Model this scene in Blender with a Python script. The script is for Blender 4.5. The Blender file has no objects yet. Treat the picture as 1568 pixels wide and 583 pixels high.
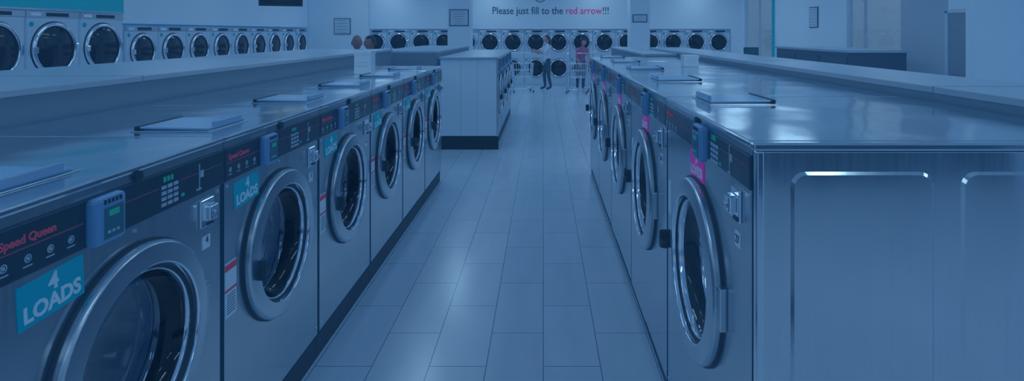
import bpy, bmesh, math, random
from mathutils import Vector, Matrix
random.seed(3)
sc=bpy.context.scene
sc.view_settings.view_transform='Standard'
sc.view_settings.look='None'
COL=sc.collection
E=(0.004,0.025,0.072)  # blue self-glow added to nearly every material, lifts blacks like an even tint
T=(0.44,0.74,0.98)

# ------------------------------------------------------------ materials
def _new(name):
    m=bpy.data.materials.new(name); m.use_nodes=True
    return m,m.node_tree,m.node_tree.nodes['Principled BSDF']
def pmat(name,col,rough=.5,metal=0.,e=1.0,ecol=None,var=.06,vscale=6.,coat=0.):
    m,nt,b=_new(name)
    N=nt.nodes;L=nt.links
    tc=N.new('ShaderNodeTexCoord'); nz=N.new('ShaderNodeTexNoise'); nz.inputs['Scale'].default_value=vscale
    L.new(tc.outputs['Object'],nz.inputs['Vector'])
    mx=N.new('ShaderNodeMix'); mx.data_type='RGBA'
    mx.inputs[6].default_value=(*[c*(1-var) for c in col],1); mx.inputs[7].default_value=(*[min(1,c*(1+var)) for c in col],1)
    L.new(nz.outputs['Fac'],mx.inputs[0]); L.new(mx.outputs[2],b.inputs['Base Color'])
    b.inputs['Roughness'].default_value=rough; b.inputs['Metallic'].default_value=metal
    ec=ecol or E
    b.inputs['Emission Color'].default_value=(*ec,1); b.inputs['Emission Strength'].default_value=e  # added glow, not a lamp; some labels and print get their own colour
    if coat: b.inputs['Coat Weight'].default_value=coat
    return m
def steel(name,col,r0,r1,stretch=(40,40,1.2),bump=.02,e=.4,wave=.15,ws=2.2,wst=(1,1,1),tone=.05):
    m,nt,b=_new(name);N=nt.nodes;L=nt.links
    tc=N.new('ShaderNodeTexCoord'); mp=N.new('ShaderNodeMapping'); mp.inputs['Scale'].default_value=stretch
    L.new(tc.outputs['Object'],mp.inputs['Vector'])
    nz=N.new('ShaderNodeTexNoise'); nz.inputs['Scale'].default_value=4; nz.inputs['Detail'].default_value=3
    L.new(mp.outputs[0],nz.inputs['Vector'])
    mp2=N.new('ShaderNodeMapping'); mp2.inputs['Scale'].default_value=wst; L.new(tc.outputs['Object'],mp2.inputs['Vector'])
    n2=N.new('ShaderNodeTexNoise'); n2.inputs['Scale'].default_value=ws; n2.inputs['Detail'].default_value=1.5
    L.new(mp2.outputs[0],n2.inputs['Vector'])
    mr=N.new('ShaderNodeMapRange'); mr.inputs['To Min'].default_value=r0; mr.inputs['To Max'].default_value=r1
    L.new(nz.outputs['Fac'],mr.inputs['Value']); L.new(mr.outputs[0],b.inputs['Roughness'])
    # fine brushed variation of the metal tone
    mr2=N.new('ShaderNodeMapRange'); mr2.inputs['To Min'].default_value=1-tone; mr2.inputs['To Max'].default_value=1+tone
    L.new(nz.outputs['Fac'],mr2.inputs['Value'])
    mx=N.new('ShaderNodeMix'); mx.data_type='RGBA'; mx.blend_type='MULTIPLY'; mx.inputs[0].default_value=1; mx.inputs[6].default_value=(*col,1)
    L.new(mr2.outputs[0],mx.inputs[7]); L.new(mx.outputs[2],b.inputs['Base Color'])
    b2=N.new('ShaderNodeBump'); b2.inputs['Strength'].default_value=wave; b2.inputs['Distance'].default_value=.05
    L.new(n2.outputs['Fac'],b2.inputs['Height'])
    if bump:
        bp=N.new('ShaderNodeBump'); bp.inputs['Strength'].default_value=bump; bp.inputs['Distance'].default_value=.002
        L.new(nz.outputs['Fac'],bp.inputs['Height'])
        L.new(b2.outputs[0],bp.inputs['Normal']); L.new(bp.outputs[0],b.inputs['Normal'])
    elif wave: L.new(b2.outputs[0],b.inputs['Normal'])
    b.inputs['Metallic'].default_value=1
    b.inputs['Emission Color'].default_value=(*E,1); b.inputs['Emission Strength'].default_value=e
    return m
def glassmat(name,tint,rough=.03):
    m=bpy.data.materials.new(name); m.use_nodes=True; nt=m.node_tree; nt.nodes.clear();N=nt.nodes;L=nt.links
    o=N.new('ShaderNodeOutputMaterial'); mx=N.new('ShaderNodeMixShader'); t=N.new('ShaderNodeBsdfTransparent'); g=N.new('ShaderNodeBsdfGlossy')
    f=N.new('ShaderNodeLayerWeight'); f.inputs['Blend'].default_value=.5
    pw=N.new('ShaderNodeMath'); pw.operation='POWER'; pw.inputs[1].default_value=4
    mr=N.new('ShaderNodeMapRange'); mr.inputs['To Min'].default_value=.05; mr.inputs['To Max'].default_value=.9
    L.new(f.outputs['Facing'],pw.inputs[0]); L.new(pw.outputs[0],mr.inputs['Value'])
    t.inputs['Color'].default_value=(*tint,1); g.inputs['Roughness'].default_value=rough
    L.new(mr.outputs[0],mx.inputs[0]);L.new(t.outputs[0],mx.inputs[1]);L.new(g.outputs[0],mx.inputs[2]);L.new(mx.outputs[0],o.inputs[0])
    return m
def emis(name,col,s):
    m=bpy.data.materials.new(name); m.use_nodes=True; nt=m.node_tree; nt.nodes.clear()
    o=nt.nodes.new('ShaderNodeOutputMaterial'); e=nt.nodes.new('ShaderNodeEmission')
    e.inputs[0].default_value=(*col,1); e.inputs[1].default_value=s; nt.links.new(e.outputs[0],o.inputs[0]); return m

M={}
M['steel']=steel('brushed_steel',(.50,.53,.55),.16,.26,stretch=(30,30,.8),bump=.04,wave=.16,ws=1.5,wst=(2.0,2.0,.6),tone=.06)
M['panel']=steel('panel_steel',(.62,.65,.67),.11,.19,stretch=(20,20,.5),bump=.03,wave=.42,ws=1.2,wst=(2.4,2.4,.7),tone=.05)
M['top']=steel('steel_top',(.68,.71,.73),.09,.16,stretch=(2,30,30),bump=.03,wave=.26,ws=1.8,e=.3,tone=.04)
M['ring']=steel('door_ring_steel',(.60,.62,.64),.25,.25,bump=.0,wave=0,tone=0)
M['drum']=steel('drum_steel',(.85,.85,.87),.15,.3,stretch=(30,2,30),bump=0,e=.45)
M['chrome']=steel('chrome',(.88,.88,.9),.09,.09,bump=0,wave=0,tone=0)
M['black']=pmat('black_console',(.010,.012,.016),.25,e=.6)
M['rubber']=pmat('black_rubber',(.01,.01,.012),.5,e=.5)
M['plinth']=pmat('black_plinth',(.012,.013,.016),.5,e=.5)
M['blue']=pmat('reader_plastic',(.14,.27,.46),.4)
M['screen']=pmat('reader_screen',(.02,.08,.08),.15)
M['btn']=pmat('button_white',(.46,.49,.52),.5)
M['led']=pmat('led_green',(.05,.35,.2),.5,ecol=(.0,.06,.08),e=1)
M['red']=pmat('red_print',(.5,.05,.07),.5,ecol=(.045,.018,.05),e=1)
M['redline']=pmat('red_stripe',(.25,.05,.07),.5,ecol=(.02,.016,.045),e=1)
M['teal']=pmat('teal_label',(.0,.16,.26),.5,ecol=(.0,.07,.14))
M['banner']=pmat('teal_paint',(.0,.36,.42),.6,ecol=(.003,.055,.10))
M['pink']=pmat('pink_label',(.75,.03,.36),.5,ecol=(.08,.015,.11))  # own glow added, since the blue lamps leave pink too weak
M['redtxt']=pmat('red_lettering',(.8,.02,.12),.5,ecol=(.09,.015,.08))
M['white']=pmat('white_label',(.84,.84,.84),.6)
M['sign']=pmat('sign_paper',(.62,.64,.66),.7)
M['ink']=pmat('ink_dark',(.03,.03,.04),.7)
M['lid']=pmat('dispenser_plastic',(.28,.40,.54),.2)
M['wall']=pmat('painted_wall',(.82,.83,.84),.85,var=.015,vscale=1.5)
M['ceil']=pmat('ceiling_paint',(.85,.85,.85),.9,var=.02)
M['greywall']=pmat('grey_wall',(.50,.52,.54),.8,var=.02)
M['bulk']=pmat('grey_laminate',(.20,.22,.24),.5,var=.05)
M['ledge']=pmat('ledge_laminate',(.44,.46,.48),.3,var=.04)
M['darkcnt']=pmat('dark_counter',(.05,.055,.065),.45)
M['cabwhite']=pmat('white_panel',(.82,.84,.86),.3,var=.02)
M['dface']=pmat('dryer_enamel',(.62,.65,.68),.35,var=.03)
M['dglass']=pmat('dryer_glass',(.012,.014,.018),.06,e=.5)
M['glass']=glassmat('door_glass',(.38,.43,.48))
M['glass2']=glassmat('door_glass_clear',(.9,.92,.94))
M['pane']=glassmat('window_glass',(.95,.97,.98))
M['frame']=pmat('window_frame',(.60,.62,.64),.4)
M['door']=pmat('door_paint',(.26,.28,.31),.6)
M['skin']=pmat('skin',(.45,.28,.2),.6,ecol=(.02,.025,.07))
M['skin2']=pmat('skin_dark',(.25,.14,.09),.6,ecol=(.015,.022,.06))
M['hair']=pmat('hair_dark',(.02,.015,.012),.6,e=.7)
M['shirtw']=pmat('shirt_light',(.7,.72,.76),.8)
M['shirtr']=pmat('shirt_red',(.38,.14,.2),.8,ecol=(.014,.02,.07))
M['shirtd']=pmat('shirt_dark',(.08,.09,.11),.8)
M['jeans']=pmat('trousers',(.05,.065,.09),.8,e=.8)
M['shoe']=pmat('shoe_dark',(.03,.03,.03),.6,e=.8)
M['tv']=pmat('tv_plastic',(.01,.01,.012),.3,e=.7)
M['lamp']=emis('lamp_diffuser',T,5.0)

def floormat():
    m,nt,b=_new('floor_tile');N=nt.nodes;L=nt.links
    tc=N.new('ShaderNodeTexCoord');sp=N.new('ShaderNodeSeparateXYZ');cb=N.new('ShaderNodeCombineXYZ')
    L.new(tc.outputs['Object'],sp.inputs[0]);L.new(sp.outputs['Y'],cb.inputs['X']);L.new(sp.outputs['X'],cb.inputs['Y'])
    br=N.new('ShaderNodeTexBrick');br.offset=.5;br.offset_frequency=2
    L.new(cb.outputs[0],br.inputs['Vector'])
    br.inputs['Color1'].default_value=(.70,.71,.72,1);br.inputs['Color2'].default_value=(.65,.665,.675,1)
    br.inputs['Mortar'].default_value=(.08,.08,.09,1)
    br.inputs['Scale'].default_value=1;br.inputs['Mortar Size'].default_value=.0022;br.inputs['Mortar Smooth'].default_value=.2
    br.inputs['Brick Width'].default_value=.68;br.inputs['Row Height'].default_value=.3
    nz=N.new('ShaderNodeTexNoise');nz.inputs['Scale'].default_value=3;nz.inputs['Detail'].default_value=6
    mp=N.new('ShaderNodeMapping');mp.inputs['Scale'].default_value=(3,.6,1);L.new(tc.outputs['Object'],mp.inputs[0]);L.new(mp.outputs[0],nz.inputs['Vector'])
    mr=N.new('ShaderNodeMapRange');mr.inputs['To Min'].default_value=.9;mr.inputs['To Max'].default_value=1.1;L.new(nz.outputs['Fac'],mr.inputs['Value'])
    mx=N.new('ShaderNodeMix');mx.data_type='RGBA';mx.blend_type='MULTIPLY';mx.inputs[0].default_value=1
    L.new(br.outputs['Color'],mx.inputs[6]);L.new(mr.outputs[0],mx.inputs[7]);L.new(mx.outputs[2],b.inputs['Base Color'])
    b.inputs['Roughness'].default_value=.2
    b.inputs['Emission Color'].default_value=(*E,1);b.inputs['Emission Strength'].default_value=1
    return m
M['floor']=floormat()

# ------------------------------------------------------------ mesh builder
class MB:
    def __init__(s): s.bm=bmesh.new(); s.m=[]
    def mi(s,k):
        mt=M[k]
        if mt not in s.m: s.m.append(mt)
        return s.m.index(mt)
    def _add(s,tb,mat,smooth=False,mtx=None):
        i=s.mi(mat)
        if mtx is not None: bmesh.ops.transform(tb,matrix=mtx,verts=tb.verts)
        for f in tb.faces: f.material_index=i; f.smooth=smooth
        me=bpy.data.meshes.new('t'); tb.to_mesh(me); tb.free(); s.bm.from_mesh(me); bpy.data.meshes.remove(me)
    def box(s,x0,x1,y0,y1,z0,z1,mat,bev=0,rot=None):
        tb=bmesh.new(); bmesh.ops.create_cube(tb,size=1)
        bmesh.ops.scale(tb,vec=(abs(x1-x0),abs(y1-y0),abs(z1-z0)),verts=tb.verts)
        if bev: bmesh.ops.bevel(tb,geom=tb.edges[:],offset=bev,segments=2,affect='EDGES',profile=.5)
        mt=Matrix.Translation(((x0+x1)/2,(y0+y1)/2,(z0+z1)/2))
        if rot: mt=mt@rot
        s._add(tb,mat,False,mt)
    def cyl(s,p0,p1,r,mat,n=12,r2=None):
        p0=Vector(p0);p1=Vector(p1);d=p1-p0
        tb=bmesh.new(); bmesh.ops.create_cone(tb,cap_ends=True,segments=n,radius1=r,radius2=r if r2 is None else r2,depth=d.length)
        mt=Matrix.Translation((p0+p1)/2)@d.to_track_quat('Z','Y').to_matrix().to_4x4()
        i=s.mi(mat)
        bmesh.ops.transform(tb,matrix=mt,verts=tb.verts)
        for f in tb.faces: f.material_index=i; f.smooth=len(f.verts)==4
        me=bpy.data.meshes.new('t'); tb.to_mesh(me); tb.free(); s.bm.from_mesh(me); bpy.data.meshes.remove(me)
    def sph(s,c,r,mat,seg=16):
        tb=bmesh.new(); bmesh.ops.create_uvsphere(tb,u_segments=seg,v_segments=max(6,seg//2+2),radius=1)
        if not hasattr(r,'__len__'): r=(r,r,r)
        s._add(tb,mat,True,Matrix.Translation(c)@Matrix.Diagonal((*r,1)))
    def lathe(s,cx,cz,prof,mat,n=64,y0=0):
        i=s.mi(mat); rings=[]
        for r,d in prof:
            if r<1e-5: rings.append([s.bm.verts.new((cx,y0-d,cz))]*n)
            else: rings.append([s.bm.verts.new((cx+r*math.cos(2*math.pi*k/n),y0-d,cz+r*math.sin(2*math.pi*k/n))) for k in range(n)])
        for a,b in zip(rings,rings[1:]):
            for k in range(n):
                q=[a[k],a[(k+1)%n],b[(k+1)%n],b[k]]
                u=[]
                for v in q:
                    if v not in u: u.append(v)
                if len(u)<3: continue
                f=s.bm.faces.new(u); f.material_index=i; f.smooth=True
    def holed(s,x0,x1,z0,z1,cx,cz,r,y,mat,n=56):
        i=s.mi(mat)
        ang=[2*math.pi*k/n for k in range(n)]+[math.atan2(z-cz,x-cx)%(2*math.pi) for x in (x0,x1) for z in (z0,z1)]
        ang=sorted(set(round(a,6) for a in ang)); A=[];B=[]
        for a in ang:
            c,sn=math.cos(a),math.sin(a)
            A.append(s.bm.verts.new((cx+r*c,y,cz+r*sn)))
            t=1e9
            if c>1e-6: t=min(t,(x1-cx)/c)
            if c<-1e-6: t=min(t,(x0-cx)/c)
            if sn>1e-6: t=min(t,(z1-cz)/sn)
            if sn<-1e-6: t=min(t,(z0-cz)/sn)
            B.append(s.bm.verts.new((cx+t*c,y,cz+t*sn)))
        for k in range(len(ang)):
            j=(k+1)%len(ang)
            f=s.bm.faces.new([A[k],B[k],B[j],A[j]]); f.material_index=i
    def rrect(s,x0,x1,z0,z1,y,dep,mat,rad=.04,ins=.016):
        i=s.mi(mat)
        def loop(o,yy):
            P=[];r=rad-o*.5
            for (cx,cz,a0) in ((x1-o-r,z1-o-r,0),(x0+o+r,z1-o-r,90),(x0+o+r,z0+o+r,180),(x1-o-r,z0+o+r,270)):
                for k in range(6):
                    a=math.radians(a0+k*18); P.append(s.bm.verts.new((cx+r*math.cos(a),yy,cz+r*math.sin(a))))
            return P
        a=loop(0,y);b=loop(ins*.5,y-dep)
        for k in range(24):
            f=s.bm.faces.new([a[k],a[(k+1)%24],b[(k+1)%24],b[k]]);f.material_index=i
        f=s.bm.faces.new(b);f.material_index=i
    def mesh(s,name,recalc=True):
        me=bpy.data.meshes.new(name)
        s.bm.to_mesh(me)
        for m in s.m: me.materials.append(m)
        s.bm.free(); return me
    def obj(s,name,loc=(0,0,0),rz=0,parent=None):
        return place(name,s.mesh(name),loc,rz,parent)
def place(name,data,loc=(0,0,0),rz=0,parent=None):
    o=bpy.data.objects.new(name,data); COL.objects.link(o); o.location=loc; o.rotation_euler=(0,0,rz)
    if parent: o.parent=parent
    return o
def empty(name,loc=(0,0,0),rz=0):
    o=bpy.data.objects.new(name,None); COL.objects.link(o); o.location=loc; o.rotation_euler=(0,0,rz); o.empty_display_size=.1; return o
TC={}
def textdata(body,size,mat,bold=0.,align='CENTER'):
    k=(body,size,mat,bold,align)
    if k in TC: return TC[k]
    c=bpy.data.curves.new('text_'+mat,'FONT'); c.body=body; c.size=size; c.align_x=align; c.align_y='CENTER'; c.extrude=.0008; c.offset=bold; c.resolution_u=3
    c.materials.append(M[mat]); TC[k]=c; return c
def text(name,body,size,mat,loc,parent=None,bold=0.,align='CENTER',tilt=0.,rz=0):
    o=bpy.data.objects.new(name,textdata(body,size,mat,bold,align)); COL.objects.link(o); o.location=loc
    o.rotation_euler=(math.pi/2,tilt,rz)
    if parent: o.parent=parent
    return o

# ------------------------------------------------------------ washers
def washer_mesh(name,w,h,d,pl,R,dz,c0,c1,reader_x,key_dx,label,label_x,label_z,coin_x,coin_z,lid,clear,handle_x,dcx=0.):
    m=MB(); hw=w/2-.003
    m.box(-hw,hw,.012,d,0,pl,'plinth')
    m.box(-hw,-hw+.012,.0,d,pl,h-.02,'steel'); m.box(hw-.012,hw,.0,d,pl,h-.02,'steel')
    m.box(-hw,hw,d-.012,d,pl,h-.02,'steel'); m.box(-hw,hw,0,d,pl,pl+.01,'steel')
    m.holed(-hw,hw,pl,c0,dcx,dz,R*.8,0,'steel')
    m.box(-hw,hw,-.010,.05,c0,c1,'black',.004)
    m.box(-hw,hw,-.006,.05,c1,h-.018,'steel',.003)
    m.box(-hw,hw,-.012,d,h-.02,h,'top',.006)
    lz=(c1+h-.018)/2
    if h-.018-c1>.022:
        m.cyl((0,-.004,lz),(0,-.016,lz),.016,'rubber',16)
    L=lambda pr,mt: m.lathe(dcx,dz,pr,mt)
    L([(R+.006,0),(R+.006,.010),(R,.010)],'rubber')
    L([(R,.004),(R,.026)],'ring'); L([(R,.026),(R-.003,.032),(R-.010,.036)],'ring')
    L([(R-.010,.036),(R*.90,.039),(R*.80,.042)],'ring')
    L([(R*.80,.042),(R*.79,.041),(R*.785,.036),(R*.78,.026)],'chrome')
    L([(R*.78,.026),(R*.77,.018),(R*.745,.014)],'rubber')
    L([(R*.745,.014),(R*.735,.020),(R*.725,.014),(R*.715,-.005)],'chrome')
    L([(R*.715,-.005),(R*.70,-.045),(R*.68,-.07)],'rubber')
    L([(R*.68,-.07),(R*.65,-.08),(R*.64,-.12),(R*.67,-.14)],'chrome')
    L([(R*.67,-.14),(R*.78,-.15),(R*.80,-.18),(R*.80,-.46)],'drum')
    L([(R*.80,-.46),(R*.5,-.44),(R*.3,-.47),(0,-.46)],'drum')
    for a in (90,210,330):
        a=math.radians(a); m.cyl((dcx+R*.74*math.cos(a),.19,dz+R*.74*math.sin(a)),(dcx+R*.74*math.cos(a),.45,dz+R*.74*math.sin(a)),.03,'drum',8)
    L([(R*.72,.006),(R*.68,-.02),(R*.58,-.045),(R*.3,-.06),(0,-.065)],'glass2' if clear else 'glass')
    m.box(dcx+R-.01,dcx+R+.03,-.026,0,dz-.07,dz+.07,'ring',.006)
    hx=handle_x
    m.box(hx-.035,hx+.03,-.07,-.04,dz-.055,dz-.02,'rubber',.008)
    m.box(hx-.03,hx-.005,-.072,-.0,dz-.065,dz+.015,'rubber',.008)
    zc=(c0+c1)/2
    m.box(reader_x-.056,reader_x+.056,-.042,-.008,zc-.064,zc+.064,'blue',.012)
    m.box(reader_x-.03,reader_x+.042,-.0445,-.04,zc-.05,zc+.035,'screen',.002)
    m.box(reader_x-.015,reader_x+.022,-.0455,-.042,zc+.010,zc+.026,'led')
    for k in range(3): m.box(reader_x-.02+k*.016,reader_x-.01+k*.016,-.0455,-.042,zc-.035,zc-.028,'btn')
    for k in range(5): m.box(reader_x-.03+k*.014,reader_x-.022+k*.014,-.0435,-.04,zc+.044,zc+.056,'rubber')
    bx=reader_x+key_dx
    for r in range(4):
        for q in range(3): m.box(bx+q*.030,bx+q*.030+.022,-.0125,-.008,zc-.046+r*.018,zc-.046+r*.018+.011,'btn')
    for q in range(3): m.box(bx+.01+q*.018,bx+.01+q*.018+.010,-.0125,-.008,zc+.030,zc+.046,'led')
    m.box(bx+.10,bx+.115,-.0125,-.008,zc-.040,zc-.030,'led')
    m.box(-hw+.01,reader_x-.06,-.0112,-.008,zc+.004,zc+.007,'redline'); m.box(reader_x+.06,bx-.01,-.0112,-.008,zc+.014,zc+.0165,'redline'); m.box(bx+.1,hw-.02,-.0112,-.008,zc+.014,zc+.0165,'redline')
    for q in range(4):
        ix=-hw+.035+q*.062
        if ix>reader_x-.07: break
        m.lathe(ix,zc-.022,[(.010,.0112),(.007,.0115)],'btn',12)
        m.box(ix-.012,ix+.012,-.0115,-.008,zc-.041,zc-.038,'btn'); m.box(ix-.004,ix+.004,-.0115,-.008,zc-.026,zc-.018,'btn')
    sx=min(hw-.07,bx+.20)
    m.box(sx,sx+.004,-.0115,-.008,zc-.04,zc+.045,'btn'); m.box(sx-.015,sx+.012,-.0115,-.008,zc-.045,zc-.038,'btn'); m.box(sx+.008,sx+.026,-.0115,-.008,zc-.004,zc+.02,'btn')
    m.box(coin_x-.04,coin_x+.04,-.010,0,coin_z-.05,coin_z+.05,'chrome',.004)
    m.box(coin_x-.025,coin_x+.025,-.035,-.008,coin_z-.025,coin_z+.03,'chrome',.006)
    m.cyl((coin_x,-.035,coin_z),(coin_x,-.045,coin_z),.012,'ring',12)
    m.box(coin_x-.006,coin_x+.03,-.014,-.008,coin_z-.045,coin_z-.035,'rubber')
    m.box(coin_x-.02,coin_x+.025,-.003,0,coin_z-.13,coin_z-.085,'white')
    if not clear:
        m.box(-hw+.015,-hw+.095,-.0025,0,.66,.87,'white'); m.box(-hw+.015,-hw+.095,-.0035,-.001,.84,.865,'red'); m.box(-hw+.015,-hw+.095,-.0035,-.001,.76,.77,'red')
        for k in range(8): m.box(-hw+.025,-hw+.085,-.0035,-.001,.675+k*.01,.678+k*.01,'ink')
    else:
        m.box(-hw+.03,-hw+.08,-.0025,0,.9,1.05,'white')
    m.box(label_x-.096,label_x+.096,-.003,0,label_z-.052,label_z+.052,label,0,Matrix.Rotation(math.radians(-3),4,'Y'))
    for (sx_,sz_) in ((-hw+.03,c0-.02),(-.0,c0-.02),(hw-.03,c0-.02),(-hw+.03,pl+.05),(hw-.03,pl+.05)):
        m.cyl((sx_,0,sz_),(sx_,-.004,sz_),.007,'chrome',8)
    if lid:
        lx0,lx1,ly0,ly1=lid
        m.box(lx0-.02,lx1+.02,ly0-.01,ly1+.02,h,h+.005,'ring',.002)
        m.box(lx0,lx1,ly0,ly1,h+.008,h+.016,'lid',.003,Matrix.Rotation(math.radians(1.0),4,'X'))
        m.box(lx0-.01,lx1+.01,ly1-.005,ly1+.012,h+.0,h+.022,'rubber',.004)
        m.box(lx0+.03,lx1-.03,ly0-.004,ly0+.010,h+.008,h+.036,'lid',.004)
    return m.mesh(name)

H=1.75; A=1.207; WL=.9377; Y0=2.191; hL=1.36
meL=washer_mesh('washer_body',WL,hL,.983,.133,.323,.80,1.185,1.312,-.145,.25,'teal',-.29,1.115,.36,1.11,(-.36,-.09,.11,.39),False,-.25)
B=.597; WR=1.15; hR=1.443
meR=washer_mesh('large_washer_body',WR,hR,1.133,.06,.338,.845,1.300,1.400,.10,.09,'pink',-.03,1.235,.44,1.225,(-.53,-.26,.12,.38),True,-.39,-.03)
meI=washer_mesh('small_washer_body',.93,1.35,.80,.15,.31,.78,1.18,1.31,-.14,.25,'teal',-.3,1.11,.36,1.1,None,False,-.24)
def washer(me,loc,rz,lab,lx,lz,num,w,zc):
    p=empty('washing_machine',loc,rz)
    place('body',me,(0,0,0),0,p)
    tl=math.radians(3)
    text('label_number',lab,.056,'white',(lx,-.0045,lz+.025),p,.0018,tilt=tl*-1)
    text('label_word','LOADS',.053,'white',(lx,-.0045,lz-.022),p,.0018,tilt=tl*-1)
    text('console_print','Speed Queen',.028,'red',(-w/2+.025,-.0115,zc+.026),p,.0008,'LEFT')
    text('machine_number',num,.035,'ink',(w*.5-.105 if w<1 else w*.5-.13,-.0045,lz-.105 if w<1 else lz-.117),p)
    return p
for k in range(-2,5):
    washer(meL,(-A,Y0+WL*(k+.5),0),math.pi/2,'4',-.29,1.115,str(3+k+2),WL,1.2485)
for k in range(5):
    washer(meR,(B,1.655+WR*(k+.5),0),-math.pi/2,'5',-.03,1.235,str(27-k),WR,1.350)
for k in range(4):
    washer(meI,(-.70,8.82+.94*(k+.5),0),math.pi/2,'4',-.3,1.11,str(40+k),.93,1.245)

# end panel of right row
m=MB()
m.box(B-.002,1.73,1.628,1.648,0,1.418,'panel',.003)
m.box(B-.004,B+.018,1.620,1.650,0,1.420,'top',.005)
m.rrect(.69,1.09,.12,1.362,1.628,.007,'panel'); m.rrect(1.165,1.60,.12,1.362,1.628,.007,'panel')
m.box(B-.012,1.735,1.622,1.653,1.420,1.443,'top',.006)
m.obj('cabinet_end_panel')
def bulk(name,x0,x1,y0,y1,h,seams=()):
    m=MB(); m.box(x0,x1,y0,y1,0,h-.03,'bulk',.004); m.box(x0-.015,x1+.015,y0-.0,y1+.01,h-.03,h,'ledge',.004)
    for s_ in seams: m.box(x0-.016,x1+.016,s_,s_+.006,h-.029,h+.001,'bulk')
    return m.obj(name)
bulk('utility_bulkhead',-3.38,-2.215,-.6,8.5,1.513,(3.2,5.6))
bulk('utility_bulkhead',1.755,2.26,1.5,9.6,1.51,(2.6,5.0))
bulk('utility_bulkhead',-2.55,-1.60,8.74,12.5,1.475)
bulk('utility_bulkhead',1.33,1.73,7.6,11.4,1.475)
# dark counters
m=MB(); m.box(5.0,5.95,9.55,12.5,0,1.42,'darkcnt',.005); m.box(4.97,5.98,9.52,12.52,1.42,1.46,'ledge',.004)
for k in range(3): m.box(4.985,5.0,9.6+k*.98,10.5+k*.98,.1,1.35,'darkcnt',.005)
m.obj('service_counter')
m=MB(); m.box(.2,5.8,-4.4,-3.8,0,1.0,'darkcnt',.005); m.box(.15,5.85,-4.45,-3.75,1.0,1.04,'ledge',.004)  # unseen counter added behind the camera to darken the low steel reflections
for k in range(7): m.box(.24+k*.8,.98+k*.8,-3.8,-3.785,.1,.95,'darkcnt',.005)
m.obj('added_dark_counter')
# centre island end cabinet
m=MB()
m.box(-1.525,-.684,8.73,8.79,.205,1.35,'cabwhite',.004)
m.box(-1.53,-.675,8.735,8.8,0,.2,'plinth')
m.box(-1.54,-1.508,8.72,8.80,.2,1.35,'cabwhite',.003); m.box(-.70,-.67,8.72,8.80,.2,1.35,'ring',.003)
m.box(-1.24,-1.236,8.728,8.732,.205,1.345,'ledge'); m.box(-.99,-.986,8.728,8.732,.205,1.345,'ledge')
m.box(-1.525,-1.505,8.79,12.6,0,1.35,'cabwhite')
m.box(-1.56,-.66,8.70,12.62,1.354,1.385,'ledge',.006)
m.obj('island_cabinet')
def tbox(name,x,y,z,w,d,h):
    m=MB(); m.box(-w/2,w/2,-d/2,d/2,0,h,'white',.004); m.box(-w/2-.004,w/2+.004,-d/2-.004,d/2+.004,h-.03,h+.004,'cabwhite',.003)
    m.box(-w*.3,w*.3,-d/2-.002,-d/2,h*.35,h*.38,'sign'); m.box(-w*.3,w*.3,-d/2-.002,-d/2,h*.5,h*.53,'sign')
    m.obj(name,(x,y,z))
tbox('supply_box',-1.69,5.52,hL+.001,.16,.14,.215)
tbox('supply_box',1.33,5.3,hR+.001,.13,.12,.10)

# ------------------------------------------------------------ dryers
def dryer_mesh(name,w,h,R,z1,z2,face,dep=.7):
    m=MB(); hw=w/2-.006
    m.box(-hw,hw,.006,dep,0,h,face,.004)
    for (a,b) in ((.08,h/2-.01),(h/2+.01,h-.09)):
        m.box(-hw+.012,hw-.012,-.006,.01,a,b,face,.006)
    m.box(-hw,hw,-.01,.01,h-.085,h,'ring',.004)
    m.box(-hw*.3,hw*.55,-.013,-.008,h-.07,h-.02,'black'); m.box(-hw*.85,-hw*.5,-.013,-.008,h-.065,h-.025,'white')
    for z in (z1,z2):
        m.lathe(0,z,[(R+.014,.005),(R+.014,.012),(R,.012)],'rubber',40)
        m.lathe(0,z,[(R,.006),(R,.03),(R-.012,.045),(R*.90,.048),(R*.87,.035)],'chrome',40)
        m.lathe(0,z,[(R*.87,.035),(R*.85,.02),(R*.83,.02)],'rubber',40)
        m.lathe(0,z,[(R*.83,.02),(R*.6,.032),(R*.3,.04),(0,.042)],'dglass',40)
        m.box(-R-.02,-R+.05,-.07,-.03,z-.05,z+.03,'chrome',.006)
        m.cyl((-hw*.82,-.006,z+R*.92),(-hw*.82,-.010,z+R*.92),.035,'teal',16)
        m.box(R-.02,R+.04,-.03,-.0,z-.07,z+.07,'chrome',.005)
    return m.mesh(name)
meS=dryer_mesh('stacked_dryer',.80,1.86,.285,.58,1.45,'dface')
meBk=dryer_mesh('stacked_dryer_narrow',.745,1.84,.295,.60,1.44,'dface')
meBig=dryer_mesh('stacked_dryer_large',.88,2.04,.36,.60,1.53,'dface')
for k in range(9): place('stacked_dryer',meS,(-6.70,9.72+.8*k+.02,0),math.pi/2)
for k in range(5): place('stacked_dryer',meBig,(-6.70,9.30-.44-.88*k,0),math.pi/2)
for k in range(-7,9): place('stacked_dryer',meBk,(-.25+.745*k,19.0,0),0)

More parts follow.
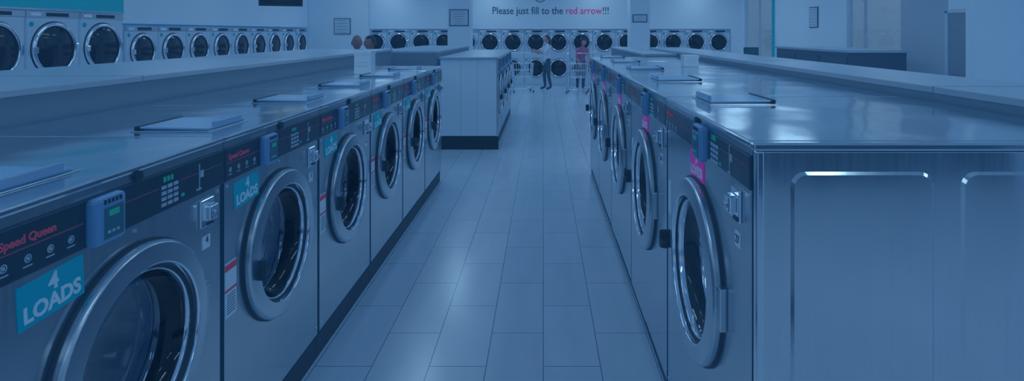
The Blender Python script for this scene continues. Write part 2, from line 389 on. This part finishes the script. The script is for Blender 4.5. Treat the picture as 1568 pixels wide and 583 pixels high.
# ------------------------------------------------------------ room shell
CH=3.3
def boxobj(name,parts,mat='wall'):
    m=MB()
    for p in parts: m.box(*p[:6],p[6] if len(p)>6 else mat)
    return m.obj(name)
m=MB(); m.box(-7.6,6.7,-5,20,-.1,0,'floor'); m.obj('floor')
boxobj('ceiling',[(-7.6,6.7,-5,20,CH,CH+.1,'ceil')])
boxobj('wall_left',[(-7.6,-7.45,-5,20,0,CH),(-7.45,-6.72,9.32,16.6,1.9,CH),(-7.45,-6.72,-5,9.32,2.07,CH),(-7.45,-6.72,-5,4.85,0,2.07)])
boxobj('wall_back',[(-7.45,6.5,19.85,20,0,CH),(-7.45,6.5,19.06,19.85,1.87,CH),(6.12,6.5,19.06,19.85,0,1.87)])
boxobj('wall_partition',[(-7.44,-4.98,16.62,16.74,0,CH)])
WX0,WX1=6.5,6.65
boxobj('wall_right',[(WX0,WX1,-5,9.36,0,CH),(WX0,WX1,9.36,10.6,0,CH,'greywall'),(WX0,WX1,10.6,12.5,0,.9),(WX0,WX1,10.6,12.5,3.1,CH),
   (WX0,WX1,12.5,16.5,0,CH),(WX0,WX1,16.5,18.9,0,.9),(WX0,WX1,16.5,18.9,3.1,CH),(WX0,WX1,18.9,20,0,CH)])
boxobj('unseen_wall_front',[(-7.6,-6,-5,-4.85,0,CH),(-6,6,-5,-4.85,0,1.1,'greywall'),(-6,6,-5,-4.85,2.5,CH),(6,6.5,-5,-4.85,0,CH),(-2.4,-2.0,-5,-4.85,1.1,2.5),(1.6,2.0,-5,-4.85,1.1,2.5),(3.6,3.7,-5,-4.85,1.1,2.5)])  # unseen wall; grey band and openings made up to vary the steel reflections
def window(name,y0,y1,z0,z1,mull):
    m=MB();x0,x1=6.53,6.6
    m.box(x0,x1,y0,y0+.06,z0,z1,'frame');m.box(x0,x1,y1-.06,y1,z0,z1,'frame');m.box(x0,x1,y0,y1,z0,z0+.06,'frame');m.box(x0,x1,y0,y1,z1-.06,z1,'frame')
    for q in mull: m.box(x0,x1,q-.025,q+.025,z0,z1,'frame')
    i=m.mi('pane'); f=m.bm.faces.new([m.bm.verts.new((6.565,a,b)) for a,b in((y0+.05,z0+.05),(y1-.05,z0+.05),(y1-.05,z1-.05),(y0+.05,z1-.05))]); f.material_index=i
    m.obj(name)
window('window_1',10.6,12.5,.9,3.1,(11.9,)); window('window_2',16.5,18.9,.9,3.1,(17.7,))
m=MB(); m.box(6.455,6.498,8.26,9.30,.005,2.06,'door',.004); m.box(6.44,6.498,8.2,8.26,.005,2.1,'frame');m.box(6.44,6.498,9.30,9.36,.005,2.1,'frame');m.box(6.44,6.498,8.2,9.36,2.06,2.12,'frame')
m.box(6.447,6.456,8.4,9.2,.2,.95,'door',.003);m.box(6.447,6.456,8.4,9.2,1.1,1.95,'door',.003);m.cyl((6.46,9.2,1.02),(6.39,9.2,1.02),.02,'chrome');m.obj('door_1')
boxobj('column',[(-2.30,-1.755,14,14.55,0,CH)]);boxobj('column',[(2.09,2.56,14,14.5,0,CH)])
boxobj('column',[(5.17,6.49,7.0,7.14,0,CH)])
boxobj('baseboard_right',[(6.47,6.5,12.5,19,0,.1)],'bulk')
boxobj('baseboard_left',[(-6.72,-6.70,-4.8,4.8,0,.1)],'bulk')
m=MB(); m.box(-6.72,-6.69,4.9,9.3,2.075,2.75,'banner',.003); m.box(-6.72,-6.68,4.9,9.3,2.05,2.075,'ring'); m.obj('wall_banner')
m=MB(); m.box(6.44,6.5,16.38,16.46,.9,3.1,'banner'); m.obj('trim_1')
def sign(name,x0,x1,z0,z1,y,rows=6,rz=0):
    m=MB(); w=x1-x0;h=z1-z0
    m.box(-w/2,w/2,-.02,0,-h/2,h/2,'ink',.003); m.box(-w/2+.02,w/2-.02,-.023,-.018,-h/2+.02,h/2-.02,'sign')
    random.seed(rows)
    for k in range(rows):
        zz=h/2-.06-(h-.11)*k/max(1,rows-1); l=(w/2-.07)*random.uniform(.5,1)
        m.box(-l,l,-.0245,-.022,zz-h*.008,zz+h*.008,'ink')
    m.obj(name,((x0+x1)/2,y,(z0+z1)/2),rz)
sign('notice_sign',-2.25,-1.79,1.91,2.31,13.999,6)
sign('notice_sign',2.14,2.49,2.0,2.19,13.999,3)
sign('notice_sign',-5.96,-5.49,1.70,2.16,16.619,5)
m=MB(); m.box(-.02,0,-.22,.22,-.25,.25,'ink'); m.box(-.025,-.018,-.2,.2,-.23,.23,'sign')
for k in range(6): m.box(-.027,-.024,-.15,.15,-.18+k*.07,-.175+k*.07,'ink')
m.obj('notice_sign',(6.5,14.0,2.12))
p=empty('wall_lettering',(0,19.055,2.46))
x=-1.68
for nm,b,mt in (('text_a','Please just fill to the','ink'),('text_b','red arrow','redtxt'),('text_c','!!!','ink')):
    o=text(nm,b,.335,mt,(x,0,0),p,.002,'LEFT'); bpy.context.view_layer.update(); x+=o.dimensions.x+(.12 if nm=='text_a' else .03)
sc_=3.82/(x+1.68); p.scale=(sc_,1,1); p.location.x=-1.68*(1-sc_)
m=MB(); m.lathe(0,0,[(.2,.004),(.175,.004)],'ink',40)
for s_ in(-1,1): m.cyl((s_*.07,0,.06),(s_*.07,-.004,.06),.022,'ink',12)
for k in range(9):
    a=math.radians(200+k*17.5*.9); a2=math.radians(200+(k+1)*17.5*.9)
    m.cyl((.12*math.cos(a),-.002,.12*math.sin(a)),(.12*math.cos(a2),-.002,.12*math.sin(a2)),.01,'ink',6)
m.obj('smiley_decal',(-.1,19.055,2.94))
m=MB(); m.box(-.38,.38,-.04,.04,-.22,.22,'tv',.01); m.box(-.35,.35,-.044,-.038,-.19,.19,'dglass'); m.box(-.1,.1,.04,.08,-.1,.1,'tv'); m.cyl((0,.08,0),(0,.08,CH-2.48),.025,'tv')
o=m.obj('television',(-4.95,11,2.47),math.radians(25))
ml=MB(); ml.box(-.16,.16,-.92,.92,0,.05,'frame',.003); ml.box(-.14,.14,-.89,.89,-.004,.002,'lamp'); mel=ml.mesh('ceiling_light')
for x in (-5.0,-1.7,1.7,4.9):
    for y in (-2.5,1.0,4.5,8,11.5,15,17.8):
        place('ceiling_light',mel,(x,y,CH-.051))

# ------------------------------------------------------------ laundry carts
def tubes(name,lines,r,mat):
    c=bpy.data.curves.new(name,'CURVE');c.dimensions='3D';c.bevel_depth=r;c.bevel_resolution=2
    for ln in lines:
        s_=c.splines.new('POLY');s_.points.add(len(ln)-1)
        for i,pt in enumerate(ln): s_.points[i].co=(*pt,1)
    c.materials.append(M[mat]);return c
def cart(loc,rz,sc1=1):
    p=empty('laundry_cart',loc,rz)
    W,D=.30,.24;zt,zb=.86,.46
    L=[];T0=[(-W,-D),(W,-D),(W,D),(-W,D)]
    for z,f in((zt,1),(zb,.88),((zt+zb)/2,.94)):
        L.append([(x*f,y*f,z) for x,y in T0]+[(T0[0][0]*f,T0[0][1]*f,z)])
    n=9
    for i in range(n):
        t=-1+2*i/(n-1)
        for sg in(-1,1):
            L.append([(t*W,sg*D,zt),(t*W*.88,sg*D*.88,zb)]); L.append([(sg*W,t*D,zt),(sg*W*.88,t*D*.88,zb)])
        L.append([(t*W*.88,-D*.88,zb),(t*W*.88,D*.88,zb)])
    o=place('basket',tubes('basket',L,.007,'chrome'),parent=p)
    F=[[(sx*W*.9,sy*D*.9,zb),(sx*W*.95,sy*D*1.0,.1)] for sx in(-1,1) for sy in(-1,1)]
    F+=[[(-W*.95,-D,.12),(W*.95,-D,.12),(W*.95,D,.12),(-W*.95,D,.12),(-W*.95,-D,.12)]]
    F+=[[(-W,D,zt),(-W,D,1.15),(W,D,1.15),(W,D,zt)],[(-W*.9,D*.9,zb),(-W,D,zt)],[(W*.9,D*.9,zb),(W,D,zt)]]
    place('frame',tubes('frame',F,.014,'chrome'),parent=p)
    m=MB()
    for sx in(-1,1):
        for sy in(-1,1):
            m.cyl((sx*W*.95-.014,sy*D,.042),(sx*W*.95+.014,sy*D,.042),.042,'rubber',14); m.box(sx*W*.95-.02,sx*W*.95+.02,sy*D-.015,sy*D+.015,.07,.13,'chrome')
    m.obj('casters',parent=p)
cart((-.62,17.2,0),.2); cart((.98,16.9,0),-.15); cart((1.55,17.9,0),.3)

# ------------------------------------------------------------ people
def person(name,loc,rz,height,top,bot,skin,hair=True,long_hair=False,lean=0.,arms=None,stride=.0):
    k=height/1.72
    P={'pel':(0,0,.95),'sp':(0,.0,1.10),'ch':(0,.0,1.28),'nb':(0,.01,1.43),'nk':(0,0,1.50),
       'hl':(-.085,0,.90),'hr':(.085,0,.90),'kl':(-.10,-.02-stride,.50),'kr':(.10,-.02+stride*.4,.50),'al':(-.10,.02-stride,.09),'ar':(.10,.03+stride*1.2,.09),
       'tl':(-.11,-.15-stride,.035),'tr':(.11,-.14+stride*1.2,.035),
       'sl':(-.17,0,1.39),'sr':(.17,0,1.39),'el':(-.22,.02,1.10),'er':(.22,.02,1.10),'wl':(-.23,-.08,.86),'wr':(.23,-.08,.86)}
    if arms: P.update(arms)
    P={a:Vector(b) for a,b in P.items()}
    Rm=Matrix.Rotation(lean,4,'X'); piv=Vector((0,0,.95))
    up=['sp','ch','nb','nk','sl','sr','el','er','wl','wr']
    for a in up: P[a]=piv+Rm@(P[a]-piv)
    R={'pel':(.15,.11),'sp':(.125,.095),'ch':(.155,.11),'nb':(.07,.06),'nk':(.05,.05),'hl':(.09,.095),'hr':(.09,.095),'kl':(.062,.065),'kr':(.062,.065),'al':(.042,.045),'ar':(.042,.045),
       'tl':(.04,.028),'tr':(.04,.028),'sl':(.062,.06),'sr':(.062,.06),'el':(.043,.043),'er':(.043,.043),'wl':(.028,.028),'wr':(.028,.028)}
    Eg=[('pel','sp',top),('sp','ch',top),('ch','nb',top),('nb','nk',skin),('pel','hl',bot),('pel','hr',bot),('hl','kl',bot),('hr','kr',bot),('kl','al',bot),('kr','ar',bot),
        ('al','tl','shoe'),('ar','tr','shoe'),('ch','sl',top),('ch','sr',top),('sl','el',top),('sr','er',top),('el','wl',skin),('er','wr',skin)]
    def skinmesh(verts,edges,radii,root,lv=2):
        me=bpy.data.meshes.new('sk');me.from_pydata([tuple(v) for v in verts],edges,[])
        o=bpy.data.objects.new('sk',me);COL.objects.link(o)
        o.modifiers.new('s','SKIN');o.modifiers.new('u','SUBSURF').levels=lv
        for i,r in enumerate(radii):
            sv=me.skin_vertices[0].data[i]; sv.radius=r if hasattr(r,'__len__') else (r,r); sv.use_root=(i==root)
        bpy.context.view_layer.update()
        ev=o.evaluated_get(bpy.context.evaluated_depsgraph_get()); out=bpy.data.meshes.new_from_object(ev)
        bpy.data.objects.remove(o); return out
    keys=list(P);idx={a:i for i,a in enumerate(keys)}
    me=skinmesh([P[a] for a in keys],[(idx[a],idx[b]) for a,b,_ in Eg],[R[a] for a in keys],idx['pel'])
    mb=MB()
    def segd(p,a,b):
        ab=b-a;t=max(0,min(1,(p-a).dot(ab)/ab.length_squared));return (p-(a+ab*t)).length
    for f in me.polygons:
        c=f.center; best=min(Eg,key=lambda e:segd(c,P[e[0]],P[e[1]])/((R[e[0]][0]+R[e[1]][0])))
        f.material_index=mb.mi(best[2]); f.use_smooth=True
    mb.bm.from_mesh(me)
    for s_,w,e in(('l','wl','el'),('r','wr','er')):
        d=(P[w]-P[e]).normalized(); side=Vector((1 if s_=='r' else -1,0,0)); side=(side-d*side.dot(d)).normalized()
        V=[P[w],P[w]+d*.04,P[w]+d*.085];Ed=[(0,1),(1,2)];Rd=[(.026,.02),(.036,.018),(.036,.015)]
        hm=skinmesh(V,Ed,Rd,0,1)
        for f in hm.polygons:f.material_index=mb.mi(skin);f.use_smooth=True
        mb.bm.from_mesh(hm)
        fw=Vector((0,-1,0)); fw=(fw-d*fw.dot(d)).normalized() if abs(d.y)<.95 else side
        ac=fw
        for q,(off,l) in enumerate(((-.028,.06),(-.009,.072),(.010,.068),(.028,.052))):
            b0=P[w]+d*.07+ac*off*-1; cu=fw.cross(d)*(1 if s_=='l' else -1)
            fm=skinmesh([b0,b0+d*l*.5,b0+d*l*.8+cu*l*.2,b0+d*l*.95+cu*l*.45],[(0,1),(1,2),(2,3)],[.010,.009,.008,.007],0,1)
            for f in fm.polygons:f.material_index=mb.mi(skin);f.use_smooth=True
            mb.bm.from_mesh(fm)
        b0=P[w]+d*.03+ac*.02
        fm=skinmesh([b0,b0+ac*.03+d*.02,b0+ac*.045+d*.05],[(0,1),(1,2)],[.012,.010,.008],0,1)
        for f in fm.polygons:f.material_index=mb.mi(skin);f.use_smooth=True
        mb.bm.from_mesh(fm)
    hb=MB(); hb.m=mb.m
    hc=Vector((0,-.015,.125))
    tb=bmesh.new(); bmesh.ops.create_uvsphere(tb,u_segments=24,v_segments=16,radius=1)
    for v in tb.verts:
        x,y,z=v.co; n=1-.28*max(0,-z)**1.3
        v.co=Vector((x*.076*n,y*.098*(1-.12*max(0,-z)),z*.118))
    hb._add(tb,skin,True,Matrix.Translation(hc))
    hb.sph(hc+Vector((0,-.098,-.012)),(.013,.02,.026),skin,10)
    for q in(-1,1):
        hb.sph(hc+Vector((q*.03,-.083,.006)),(.014,.01,.008),'white',8); hb.sph(hc+Vector((q*.03,-.091,.006)),(.006,.005,.006),'ink',8)
        hb.box(hc.x+q*.03-.016,hc.x+q*.03+.016,hc.y-.095,hc.y-.08,hc.z+.024,hc.z+.03,'hair')
        hb.sph(hc+Vector((q*.078,.005,-.008)),(.01,.02,.032),skin,10)
    hb.sph(hc+Vector((0,-.083,-.052)),(.024,.01,.007),'shirtr',10)
    if hair:
        tb=bmesh.new(); bmesh.ops.create_uvsphere(tb,u_segments=24,v_segments=16,radius=1)
        bmesh.ops.delete(tb,geom=[v for v in tb.verts if (v.co.y<-.3 and v.co.z<.45) or v.co.z<-.55],context='VERTS')
        hb._add(tb,'hair',True,Matrix.Translation(hc+Vector((0,.008,.012)))@Matrix.Diagonal((.086,.108,.122,1)))
    if long_hair:
        hb.sph(hc+Vector((0,.09,-.09)),(.06,.045,.13),'hair',14)
    hmm=Matrix.Translation(P['nk'])@Matrix.Rotation(lean*1.1,4,'X')
    bmesh.ops.transform(hb.bm,matrix=hmm,verts=hb.bm.verts)
    tm=bpy.data.meshes.new('h');hb.bm.to_mesh(tm);hb.bm.free();mb.bm.from_mesh(tm)
    bmesh.ops.scale(mb.bm,vec=(k,k,k),verts=mb.bm.verts)
    return mb.obj(name,loc,rz)
reach={'el':(-.20,-.16,1.16),'er':(.20,-.18,1.18),'wl':(-.14,-.38,1.22),'wr':(.14,-.40,1.26)}
person('woman_standing',(.12,17.9,0),math.radians(-70),1.64,'shirtw','jeans','skin',True,True,0,reach,.05)
person('woman_bending',(1.12,17.6,0),math.radians(20),1.62,'shirtr','jeans','skin',True,True,math.radians(22),{'el':(-.2,-.12,1.12),'er':(.2,-.12,1.12),'wl':(-.15,-.30,.98),'wr':(.15,-.30,.98)})
person('man_standing',(-2.88,9.0,0),math.radians(30),1.69,'shirtd','jeans','skin2',False,False)
person('woman_standing',(-2.80,9.45,0),math.radians(-40),1.67,'shirtr','jeans','skin2',True,False)

m=MB(); m.box(-.3,.3,-.3,.3,0,.9,'cabwhite',.01); m.box(-.32,.32,-.32,.32,.9,.94,'ledge',.005); m.box(-.25,.25,-.31,-.3,.1,.8,'ledge')
m.box(-.2,.2,-.03,.03,1.05,1.35,'tv',.01); m.box(-.03,.03,-.02,.02,.93,1.08,'tv'); m.box(-.12,.12,-.1,.1,.94,.955,'tv',.004); m.box(-.18,.18,-.034,-.03,1.07,1.33,'screen')
m.obj('payment_kiosk',(5.7,16.0,0))

# ------------------------------------------------------------ world & camera
w=bpy.data.worlds.new('World'); sc.world=w; w.use_nodes=True; nt=w.node_tree
bg=nt.nodes['Background']; tc=nt.nodes.new('ShaderNodeTexCoord'); sp=nt.nodes.new('ShaderNodeSeparateXYZ'); rp=nt.nodes.new('ShaderNodeValToRGB')
nt.links.new(tc.outputs['Generated'],sp.inputs[0]); nt.links.new(sp.outputs['Z'],rp.inputs[0]); nt.links.new(rp.outputs[0],bg.inputs[0])
rp.color_ramp.elements[0].position=0.0; rp.color_ramp.elements[0].color=(.085,.18,.32,1)
rp.color_ramp.elements[1].position=.2; rp.color_ramp.elements[1].color=(.11,.225,.37,1)
bg.inputs[1].default_value=1.0
cam=bpy.data.cameras.new('Camera'); co=bpy.data.objects.new('Camera',cam); COL.objects.link(co); sc.camera=co
co.location=(0,0,H); co.rotation_euler=(math.pi/2,0,0)
cam.sensor_width=36; cam.lens=36*893/1568; cam.shift_x=-48/1568; cam.shift_y=-241.5/1568; cam.clip_start=.05
